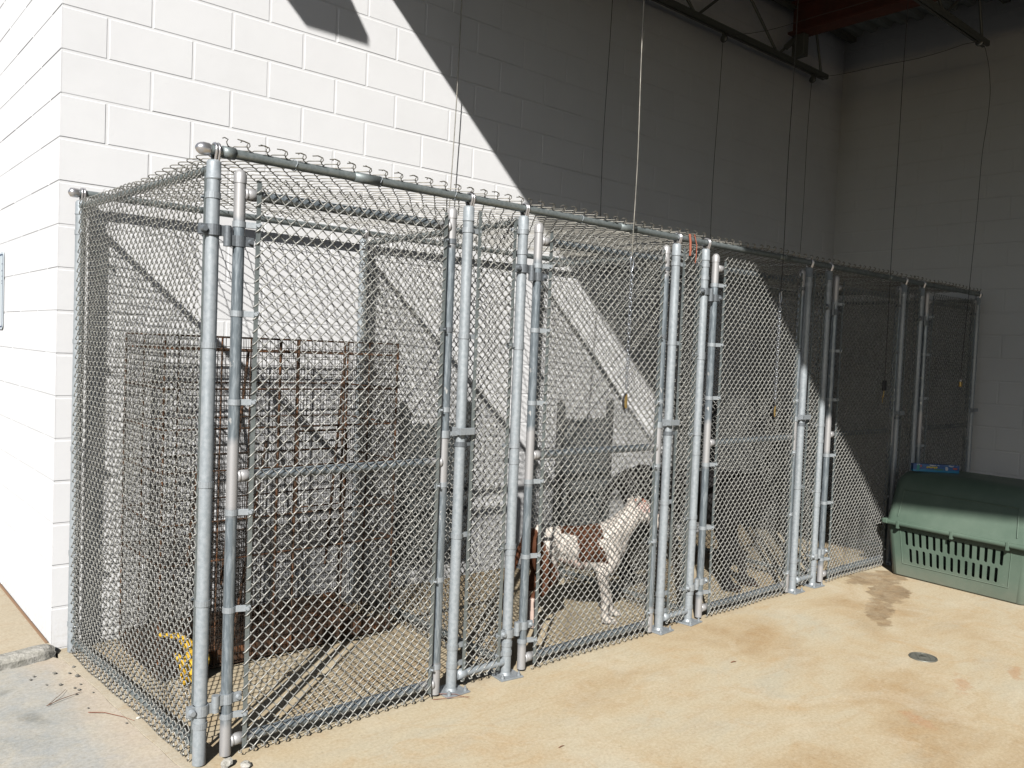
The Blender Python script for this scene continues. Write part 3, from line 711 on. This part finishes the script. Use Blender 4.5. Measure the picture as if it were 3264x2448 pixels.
tag(o, 'crumpled bright yellow cloth slumped against the wire cage by the left mesh', 'cloth')

# ------------------------------------------------------------------ guillotine doors on the wall and the cables that lift them
m_sheet = galvanised('dull sheet metal', (.115, .13, .135), (.15, .165, .17), .55, .3, 12)
m_track = galvanised('dark track', (.075, .08, .08), (.11, .115, .115), .55, .3, 20)
kn = {1: 'second', 2: 'third', 3: 'fourth', 4: 'fifth'}
dx_ = {1: 2.205, 2: 3.578, 3: 4.935, 4: 6.36}
for i, xc in dx_.items():
    T = empty('guillotine_door', (xc, 0, 0)); tag(T, 'dark grey sliding metal door on the back wall of the %s kennel' % kn[i], 'door', 'sliding dog doors along the back wall')
    MB().box(-.245, .245, -.046, -.040, .20, 1.04, .001).box(-.235, .235, -.056, -.046, 1.015, 1.035, .002).build('panel', m_sheet, T)
    for s_ in (-1, 1): MB().box(s_*.262-.014, s_*.262+.014, -.058, -.003, .18, 1.175, .002).build('track', m_track, T)
    MB().box(-.276, .276, -.052, -.003, .150, .178, .002).build('sill', m_track, T)
    MB().cyl((0, -.051, 1.04), (0, -.051, 1.09), .006, 8).build('lift_ring', m_track, T)
m_cable = mat('dark steel cable', (.05, .048, .045), .5, .5); m_brass = mat('brass', (.55, .38, .14), .35, .8); m_black = mat('black plastic', (.012, .012, .014), .5)
m_rope = mat('pale worn rope', (.50, .46, .38), .6)
m_chain = mat('zinc chain', (.35, .37, .40), .3, .85)
def wavy(a, b_, n, amp, seed, plane='x'):
    g = random.Random(seed); ph = [g.uniform(0, 6) for _ in range(3)]; out = []
    a, b_ = Vector(a), Vector(b_)
    for i in range(n+1):
        t = i/n; p = a.lerp(b_, t); e = math.sin(PI*t)**.5; w_ = amp*e*(math.sin(t*5+ph[0])+.6*math.sin(t*11+ph[1]))
        p.x += w_ if plane == 'x' else 0; p.z += w_ if plane == 'z' else 0; out.append(p)
    return out
me_link = None
def chain(top, n, parent):
    mb = MB()
    for k_ in range(n):
        M_ = Matrix.Translation(Vector((top[0]+.0012*math.sin(k_), top[1], top[2]-.0225*k_))) @ Matrix.Rotation(PI/2*(k_ % 2)+.5, 4, 'Z')
        pts = [];
        for q in range(16):
            a = 2*PI*q/16; pts.append(M_ @ Vector((.0068*math.cos(a), 0, .0095*math.sin(a)+(.0055 if math.sin(a) > 0 else -.0055))))
        mb.tube(pts, .0024, 6, closed=True)
    return mb.build('chain', m_chain, parent)
fr = {1: (2.312, 3.195, 2.305, 2.03), 2: (3.76, 0, 3.70, 1.955), 3: (5.20, 0, 5.15, 1.60), 4: (6.585, 0, 6.525, 1.50)}
lab = {1: 'thin cable lifting the second kennel door, its chain hanging over the second gate', 2: 'thin cable lifting the third kennel door, its chain hanging over the third gate',
       3: 'dark cable down to a black tag and key at the fourth gate', 4: 'loose curved cable from the last pulley down to a brass padlock at the fifth gate'}
PZ = 4.205
m_pul = mat('pulley', (.12, .125, .12), .45, .5)
for i in (1, 2, 3, 4):
    xb = dx_[i]; xf, _, xe, ze = fr[i]
    px = xb+(.03 if i > 1 else .05)
    path = wavy((xb, -.062, 1.09), (px-.012, -.10, PZ), 40, .012 if i < 4 else .018, i*7)
    path += [Vector((px, -.10, PZ+.028))]
    sag = .06 if i < 4 else .05
    for q in range(1, 12):
        t = q/12; path.append(Vector((px+(xf-px)*t+.01*math.sin(t*6), -.10-1.40*t, PZ+.03+(.06 if i < 4 else .05)*t-sag*math.sin(PI*t)+.012*math.sin(t*9+i))))
    path.append(Vector((xf, -1.50, PZ+.09)))
    if i < 4: path += wavy((xf, -1.525, PZ+.05), (xe, -1.536, ze), 40, .010, i*5+1)
    else:
        cp = [(xf+.02, -1.53, 4.25), (xf+.13, -1.54, 4.08), (xf+.19, -1.54, 3.88), (xf+.17, -1.54, 3.66), (xf+.09, -1.54, 3.35), (xf+.07, -1.54, 2.9), (xf+.02, -1.54, 2.4), (xf-.02, -1.54, 2.0), (xe, -1.538, ze)]
        for a, b_ in zip(cp[:-1], cp[1:]):
            for q in range(4): path.append(Vector(a).lerp(Vector(b_), q/4))
        path = path[:-36]+[sum((Vector(path[len(path)-36+k_+d]) for d in (-1, 0, 1)), Vector())/3 for k_ in range(35)]+[Vector(cp[-1])]
    mb = MB(); mb.tube(path, .0032 if i == 1 else .0025, 6); T = mb.build('door_cable', m_wire2 if i == 1 else m_cable); tag(T, lab[i], 'cable', 'lift cables of the dog doors')
    if i in (1, 2):
        lp = [(xe+.011*math.sin(a)*(1+.3*math.cos(a)), -1.538, ze-.035+.04*math.cos(a)) for a in np.linspace(0, 2*PI, 17)[:-1]]
        MB().tube(lp, .0035, 7, closed=True).build('snap_link', m_chain, T)
        nl = 27; chain((xe, -1.538, ze-.085), nl, T); zb = ze-.085-.0225*nl
    else: zb = ze-.01
    if i in (1, 2):
        MB().box(xe-.010, xe+.004, -1.546, -1.536, zb-.085, zb-.010, .003).build('hook', m_brass, T)
        hk = [(xe-.006-.022*math.sin(a), -1.544, zb-.05+.040*math.cos(a)) for a in np.linspace(.1, 2.9, 9)]; MB().tube(hk, .0048, 7).build('gate_hook', m_black, T)
    if i == 3:
        MB().box(xe-.028, xe+.020, -1.548, -1.536, zb-.25, zb-.175, .003).build('tag', m_black, T)
        MB().tube([(xe, -1.54, zb), (xe-.002, -1.54, zb-.175)], .0023, 6).build('cord', m_cable, T)
        MB().cyl((xe-.004, -1.541, zb-.25), (xe-.012, -1.541, zb-.29), .003, 6).lathe([(0, -.002), (.011, -.002), (.011, .002), (0, .002)], c=(xe-.012, -1.541, zb-.292), n=12, axis='y').box(xe-.026, xe-.019, -1.543, -1.540, zb-.34, zb-.298).build('key', m_brass, T)
    if i == 4:
        MB().box(xe-.020, xe+.020, -1.549, -1.531, zb-.12, zb-.075, .004).build('padlock_body', m_brass, T)
        sh = [(xe+.013*math.cos(a), -1.54, zb-.07+.022*math.sin(a)) for a in np.linspace(0, PI, 9)]; sh = [(xe+.013, -1.54, zb-.08)]+sh+[(xe-.013, -1.54, zb-.08)]
        MB().tube(sh, .003, 7).build('shackle', m_chrome, T); MB().tube([(xe, -1.54, zb), (xe, -1.54, zb-.048)], .0022, 6).build('cord', m_cable, T)
    for nm, X_, Y_, Z_, w_ in (('pulley', px, -.10, PZ, 'by the wall'), ('pulley', xf, -1.50, PZ+.055, 'at the front')):
        P_ = empty(nm, (X_, Y_, Z_)); tag(P_, 'small steel pulley under the roof joist %s for the %s kennel cable' % (w_, kn[i]), 'pulley', 'pulleys under the roof joists')
        MB().lathe([(.004, -.008), (.030, -.009), (.032, -.006), (.025, 0), (.032, .006), (.030, .009), (.004, .008)], n=20, axis='x').build('wheel', m_pul, P_)
        MB().box(-.014, -.011, -.012, .012, -.016, .058, .001).box(.011, .014, -.012, .012, -.016, .058, .001).box(-.014, .014, -.012, .012, .052, .057).cyl((-.016, 0, 0), (.016, 0, 0), .005, 8).build('bracket', m_steel, P_)

# ------------------------------------------------------------------ green plastic dog crate
m_green = mat('green crate plastic', (.085, .135, .095), .42, 0, .4); b = NB(m_green)
n2 = b.noise(3.5, 5, .6); sc = b.bw(b.noise(14, 5, .75, stretch=(1, 1, 3)), .66, .72)
c = b.mix(b.bw(n2, .35, .7), (.095, .142, .106), (.140, .190, .146)); c = b.mix(b.math('MULTIPLY', sc, .35), c, (.35, .37, .33))
zc = b.sep()[2]; c = b.mix(b.math('MULTIPLY', b.math('MULTIPLY', b.ramp(zc, [(.0, (1, 1, 1)), (.16, (0, 0, 0))]), b.noise(9, 4, .7)), .7), c, (.28, .25, .19))
b.color(c); b.bump(b.math('ADD', b.noise(170, 2), b.noise(5, 2)), .12, .004)
m_green_d = mat('crate inside', (.05, .07, .05), .8)
def rrect(x0, x1, y0, y1, r, z, n=6):
    out = []
    for cx, cy, a0 in ((x1-r, y1-r, 0), (x0+r, y1-r, PI/2), (x0+r, y0+r, PI), (x1-r, y0+r, 1.5*PI)):
        for k_ in range(n+1): a = a0+PI/2*k_/n; out.append((cx+r*math.cos(a), cy+r*math.sin(a), z))
    return out
def crate():
    # local: x depth (front long side at x=0 faces the camera), y along (0 = left end, -L = right end)
    T = empty('dog_crate', (5.135, -1.60, 0), math.radians(-4.2)); tag(T, 'big faded green plastic dog crate with slotted lower half beside the kennels', 'crate')
    L, Dp, zt = 1.0, .70, .385
    mb = MB(); prof = [(.055, .0, .035), (.045, .012, .05), (.012, zt-.01, .05)]
    loops = [rrect(a, Dp-a, -L+a, -a, r_+.0, z) for a, z, r_ in prof]; n = len(loops[0]); V = [p for l in loops for p in l]
    F = []
    for i in range(len(loops)-1):
        for k_ in range(n):
            q = (i*n+k_, i*n+(k_+1) % n, (i+1)*n+(k_+1) % n, (i+1)*n+k_)
            if i == 1 and k_ == 13: hole = q; continue     # long front face, opened for the vent panel
            F.append(q)
    F.append(tuple(range(n))[::-1]); mb.add(V, F, True)
    A, B_, C_, D_ = [Vector(V[i]) for i in hole]            # A top-left? -> bilinear frame
    # A: low near left (y high), B: low right, C: high right, D: high left
    def bl(u, v): return (A.lerp(B_, u)).lerp(D_.lerp(C_, u), v)
    u0, u1, v0, v1 = .075, .915, .26, .93
    ring = [bl(0, 0), bl(1, 0), bl(1, 1), bl(0, 1)]; inn = [bl(u0, v0), bl(u1, v0), bl(u1, v1), bl(u0, v1)]
    mb.add(ring+inn, [(0, 1, 5, 4), (1, 2, 6, 5), (2, 3, 7, 6), (3, 0, 4, 7)])
    tub = mb.build('lower_half', m_green, T)
    # vent panel: cells with a rounded slot hole each
    mb = MB(); nrm = (B_-A).cross(D_-A).normalized(); nrm = nrm if nrm.x < 0 else -nrm
    def cell(ua, ub, va, vb, su=None):
        m_ = 24; V = []; uc, vc = (ua+ub)/2, (va+vb)/2
        Wm = (bl(ub, .5)-bl(ua, .5)).length; Hm = (bl(.5, vb)-bl(.5, va)).length
        sw, shh = .0110, Hm*.42-.0110
        for k_ in range(m_):
            a = 2*PI*k_/m_; ca, sa = math.cos(a), math.sin(a); t = 1/max(abs(ca), abs(sa)); V.append(bl(uc+(ub-ua)/2*ca*t, vc+(vb-va)/2*sa*t))
        for dd in (0, .007):
            for k_ in range(m_):
                a = 2*PI*k_/m_; sg = math.sin(a); px_, pz = sw*math.cos(a), sw*sg+(shh if sg > 1e-6 else -shh if sg < -1e-6 else 0)
                V.append(bl(uc+px_/Wm*(ub-ua), vc+pz/Hm*(vb-va))-nrm*dd)
        mb.add(V, [(k_, (k_+1) % m_, m_+(k_+1) % m_, m_+k_) for k_ in range(m_)]+[(m_+k_, m_+(k_+1) % m_, 2*m_+(k_+1) % m_, 2*m_+k_) for k_ in range(m_)])
    vm = (v0+v1)/2; du = (u1-u0)/14.6
    for k_ in range(14): cell(u0+du*(k_+.15) , u0+du*(k_+1.15), vm, v1)
    for k_ in range(13): cell(u0+du*(k_+.62), u0+du*(k_+1.62), v0, vm)
    for ua, ub, va, vb in ((u0, u0+du*.15, vm, v1), (u0+du*14.15, u1, vm, v1), (u0, u0+du*.62, v0, vm), (u0+du*13.62, u1, v0, vm)): mb.add([bl(ua, va), bl(ub, va), bl(ub, vb), bl(ua, vb)], [(0, 1, 2, 3)])
    mb.build('vent_panel', m_green, T)
    mb = MB(); e = .010
    for (ua, va), (ub, vb) in (((u0-.012, v0-.02), (u1+.012, v0-.02)), ((u0-.012, v0-.02), (u0-.012, v1)), ((u1+.012, v0-.02), (u1+.012, v1))): mb.cyl(bl(ua, va)+nrm*.0, bl(ub, vb)+nrm*.0, .0035, 8)
    mb.build('panel_ridge', m_green, T)
    # rim
    mb = MB(); P_ = [(-.002, zt-.012), (-.028, zt-.010), (-.030, zt+.012), (-.026, zt+.018), (.008, zt+.020)]
    loops = [rrect(a, Dp-a, -L+a, -a, .055, z) for a, z in P_]; V = [p for l in loops for p in l]; mb.add(V, [(i*n+k_, i*n+(k_+1) % n, (i+1)*n+(k_+1) % n, (i+1)*n+k_) for i in range(len(loops)-1) for k_ in range(n)], True)
    mb.build('rim', m_green, T)
    # lid
    mb = MB(); P_ = [(.004, .0, zt+.018), (.008, .002, zt+.03), (.040, .012, .58), (.058, .020, .665), (.078, .030, .715), (.112, .052, .748), (.165, .095, .762), (.21, .14, .765)]
    loops = [rrect(a, Dp-a*.9, -L+b2, -b2, .06+.4*a, z) for a, b2, z in P_]; V = [p for l in loops for p in l]
    mb.add(V, [(i*n+k_, i*n+(k_+1) % n, (i+1)*n+(k_+1) % n, (i+1)*n+k_) for i in range(len(loops)-1) for k_ in range(n)]+[tuple((len(loops)-1)*n+k_ for k_ in range(n))], True)
    lid = mb.build('upper_half', m_green, T)
    mb = MB(); pts = [(.0105, -.10, zt+.055), (.0495, -.115, .63), (.0495, -L+.115, .63), (.0105, -L+.10, zt+.055)]
    for a, b2 in zip(pts[:-1], pts[1:]): mb.cyl(a, b2, .0042, 8)
    mb.build('lid_ridge', m_green, T)
    for yy in (-.12, -.50, -.86): MB().box(-.034, -.006, yy-.010, yy+.010, zt-.03, zt+.026, .003).build('clip', m_green, T)
    MB().box(-.048, -.028, -.05, -.012, zt-.004, zt+.032, .006).build('latch_tab', m_green, T)
    return T
crate()
m_bblue = mat('blue printed card', (.01, .11, .36), .35); b = NB(m_bblue); zc = b.sep()[2]
c = b.mix(b.bw(b.noise(22, 3), .5, .53), (.006, .07, .24), (.012, .11, .30)); c = b.mix(b.math('MULTIPLY', b.bw(b.noise(30, 2, .5, stretch=(1, 1, 2)), .62, .66), b.math('GREATER_THAN', zc, .035)), c, (.45, .55, .60))
b.color(b.mix(b.math('LESS_THAN', b.math('ADD', zc, b.math('MULTIPLY', b.noise(14, 2), .012)), .024), c, (.01, .20, .38)))
T = empty('bag_box', (5.375, -1.84, .7655), math.radians(-47)); T.scale = (.84, .84, .9); tag(T, 'small blue printed carton with yellow and white marks lying on the green crate', 'box')
MB().box(-.19, .19, -.03, .03, .0, .062, .001).build('carton', m_bblue, T)
def blobp(name, cx, cz, w_, h_, m, seed, yy=-.0312, n=9):
    g = random.Random(seed); V = [(cx+w_*math.cos(2*PI*k_/n)*g.uniform(.8, 1.1), yy, cz+h_*math.sin(2*PI*k_/n)*g.uniform(.8, 1.1)) for k_ in range(n)]
    V2 = [(x, y+.001, z) for x, y, z in V]; MB().add(V+V2, [tuple(range(n))]+[(i, (i+1) % n, n+(i+1) % n, n+i) for i in range(n)]).build(name, m, T)
m_by = mat('yellow print', (.62, .48, .03), .4); m_bg = mat('green print', (.03, .16, .08), .4); m_bw = mat('white print', (.5, .52, .55), .4); m_br = mat('red print', (.40, .07, .05), .4); m_bt = mat('teal print', (.01, .25, .22), .4)
for q in range(6): blobp('yellow_lettering', -.075+q*.0155, .036+.002*(q % 2), .0072, .0085, m_by, q)
blobp('white_cloud', -.03, .053, .03, .006, m_bw, 11); blobp('white_cloud', .125, .052, .022, .005, m_bw, 12); blobp('green_hill', .02, .022, .05, .006, m_bg, 13)
blobp('red_patch', .155, .034, .022, .009, m_br, 14); blobp('pale_figure', .085, .032, .012, .018, m_bw, 15); blobp('teal_patch', -.150, .032, .014, .026, m_bt, 16); blobp('peach_patch', -.128, .046, .008, .009, m_br, 17)

# ------------------------------------------------------------------ floor drain, sign, litter
T = empty('floor_drain', (3.563, -2.573, 0)); tag(T, 'small round metal drain grate set in the stained concrete', 'drain')
m_dr = mat('worn drain metal', (.20, .20, .17), .5, .5); m_drain_dark = mat('drain dark', (.004, .004, .004), .9)
MB().lathe([(.060, .0015), (.061, .006), (.068, .006), (.070, .0015)], n=36).build('ring', m_dr, T)
MB().lathe([(0, .0014), (.060, .0014)], n=36).build('drain_dark_disc', m_drain_dark, T)  # flat black disc under the bars, the hole's darkness put into its colour
mb = MB()
for q in range(-5, 6):
    h_ = math.sqrt(max(0, .059**2-(q*.0105)**2)); mb.box(q*.0105-.0034, q*.0105+.0034, -h_, h_, .0018, .0046)
for q in (-.03, 0, .03): mb.box(-math.sqrt(.059**2-q*q), math.sqrt(.059**2-q*q), q-.003, q+.003, .0020, .0049)
mb.lathe([(0, .0056), (.022, .0056), (.023, .003)], n=20).build('grate', m_dr, T, None, (0, 0, .6))

m_sign = mat('sign face', (.62, .68, .72), .35); m_navy = mat('navy print', (.02, .05, .12), .4)
T = empty('wall_sign', (-.001, 1.272, 1.53)); tag(T, 'pale sign with dark blue border on the sunlit left wall at the photo edge', 'sign')
def rplate(name, x0, y0, y1, z0, z1, r, th, m, parent, hole=None):
    o_ = [(a, b2) for a, b2, _ in rrect(y0, y1, z0, z1, r, 0)]; n = len(o_); mb = MB()
    if hole:
        i_ = [(a, b2) for a, b2, _ in rrect(y0+hole, y1-hole, z0+hole, z1-hole, max(.002, r-hole), 0)]
        V = [(x0, *p) for p in o_]+[(x0, *p) for p in i_]+[(x0+th, *p) for p in o_]
        mb.add(V, [(k_, (k_+1) % n, n+(k_+1) % n, n+k_) for k_ in range(n)]+[(k_, (k_+1) % n, 2*n+(k_+1) % n, 2*n+k_) for k_ in range(n)])
    else:
        V = [(x0, *p) for p in o_]+[(x0+th, *p) for p in o_]
        mb.add(V, [tuple(range(n)), tuple(range(n, 2*n))]+[(k_, (k_+1) % n, n+(k_+1) % n, n+k_) for k_ in range(n)])
    return mb.build(name, m, parent)
rplate('plate', -.006, 0, .62, 0, .455, .03, .004, m_sign, T)
rplate('border', -.0067, .012, .608, .012, .443, .024, .0006, m_navy, T, .008)
mb = MB()
for z, ws in ((.385, (.012,)), (.345, (.014,)), (.312, (.008,)), (.285, (.01,)), (.27, (.01,))): mb.box(-.0068, -.0061, .034, .034+ws[0], z-.004, z+.004)
mb.build('print', m_navy, T)

def stone(name, x, y, r, seed, m=m_rubble, z=0):
    g = random.Random(seed); bm = bmesh.new(); bmesh.ops.create_icosphere(bm, subdivisions=2, radius=1)
    ax = [g.uniform(.7, 1.2)*r, g.uniform(.6, 1.)*r, g.uniform(.4, .7)*r]
    for v in bm.verts: k_ = 1+g.uniform(-.18, .18); v.co = Vector((v.co.x*ax[0]*k_, v.co.y*ax[1]*k_, v.co.z*ax[2]*k_))
    me = bpy.data.meshes.new(name); bm.to_mesh(me); bm.free(); o = link(name, me, m, None, (x, y, z+ax[2]*.75), (0, 0, g.uniform(0, 6))); return o
m_peb = mat('dirty crumb', (.20, .19, .165), .95)
for q, (x, y, r) in enumerate([(-.05, -.31, .010), (.002, -.346, .008), (-.03, -.601, .007), (-.027, -.771, .006), (-.107, -.427, .007), (-.06, -.46, .009), (.01, -.50, .006), (-.02, -.53, .008), (-.01, -.56, .010), (.03, -.62, .006), (-.15, -.33, .008), (-.13, -.30, .007), (.02, -.40, .012), (.035, -.28, .010), (.055, -1.0, .006)]):
    tag(stone('pebble', x, y, r*.8, q, m_peb), 'small grey crumb of broken concrete on the pale slab left of the first kennel', 'pebble', 'crumbs of concrete on the left slab')
tag(stone('concrete_chunk', .235, -1.555, .030, 91), 'fist-sized rough concrete chunk lying between the front corner post and the gate', 'rubble')
tag(stone('concrete_chunk', .285, -1.60, .022, 92), 'flatter pale concrete chunk in front of the first gate hinge pipe', 'rubble')
tag(stone('white_crumb', .105, -.985, .008, 93, mat('white crumb', (.7, .68, .6), .9)), 'tiny white crumb beside the twigs left of the first kennel mesh', 'pebble')
m_twig = mat('dry twig', (.20, .09, .045), .8); m_needle = mat('red brown pine needle', (.26, .09, .05), .7)
def twig(pts, r, m, label, cat='twig', grp=None):
    o = MB().tube(pts, r, 5, rads=[r*(1-.5*i/(len(pts)-1)) for i in range(len(pts))]).build('twig', m); tag(o, label, cat, grp)
twig([(-.155, -.66, .003), (-.10, -.635, .008), (-.04, -.61, .006), (-.008, -.588, .003)], .0018, m_twig, 'long dry twig on the pale slab, the one nearest the wall corner')
twig([(-.145, -.65, .003), (-.09, -.59, .009), (-.055, -.53, .004)], .0014, m_twig, 'short dry twig crossing the longer one on the pale slab')
twig([(-.038, -.817, .003), (.01, -.86, .006), (.06, -.94, .004), (.085, -1.0, .003)], .0016, m_needle, 'reddish pine needle on the slab close to the left mesh')
twig([(1.20, -1.50, .012), (1.26, -1.55, .014), (1.30, -1.60, .003)], .0014, m_needle, 'upper reddish pine needle lying over the post base plate beside the first gate')
twig([(1.16, -1.52, .003), (1.24, -1.57, .012), (1.31, -1.585, .003)], .0013, m_needle, 'lower reddish pine needle crossing in front of the post base plate beside the first gate')
twig([(1.30, -2.16, .002), (1.312, -2.165, .008), (1.33, -2.16, .002)], .0022, m_twig, 'tiny dark curled leaf scrap on the open stained concrete at bottom centre', 'leaf')
twig([(2.64, -2.02, .002), (2.65, -2.03, .010), (2.67, -2.03, .003)], .003, m_twig, 'small dark leaf scrap on the concrete in front of the third kennel', 'leaf')
m_strap = mat('rusty strap', (.30, .09, .05), .8)
o = MB().tube([(2.80, -1.512, 2.205), (2.797, -1.522, 2.16), (2.792, -1.528, 2.11), (2.790, -1.528, 2.085)], .007, 7).build('rusty_strap', m_strap); tag(o, 'short rusty red strap hanging on the narrow mesh panel between the second and third gates', 'strap')
o = MB().tube([(2.845, -1.510, 2.21), (2.852, -1.524, 2.15), (2.848, -1.526, 2.08), (2.842, -1.526, 2.05)], .003, 7).build('rusty_wire', m_strap); tag(o, 'thin rusty wire dangling right of the rusty strap near the third kennel', 'wire')
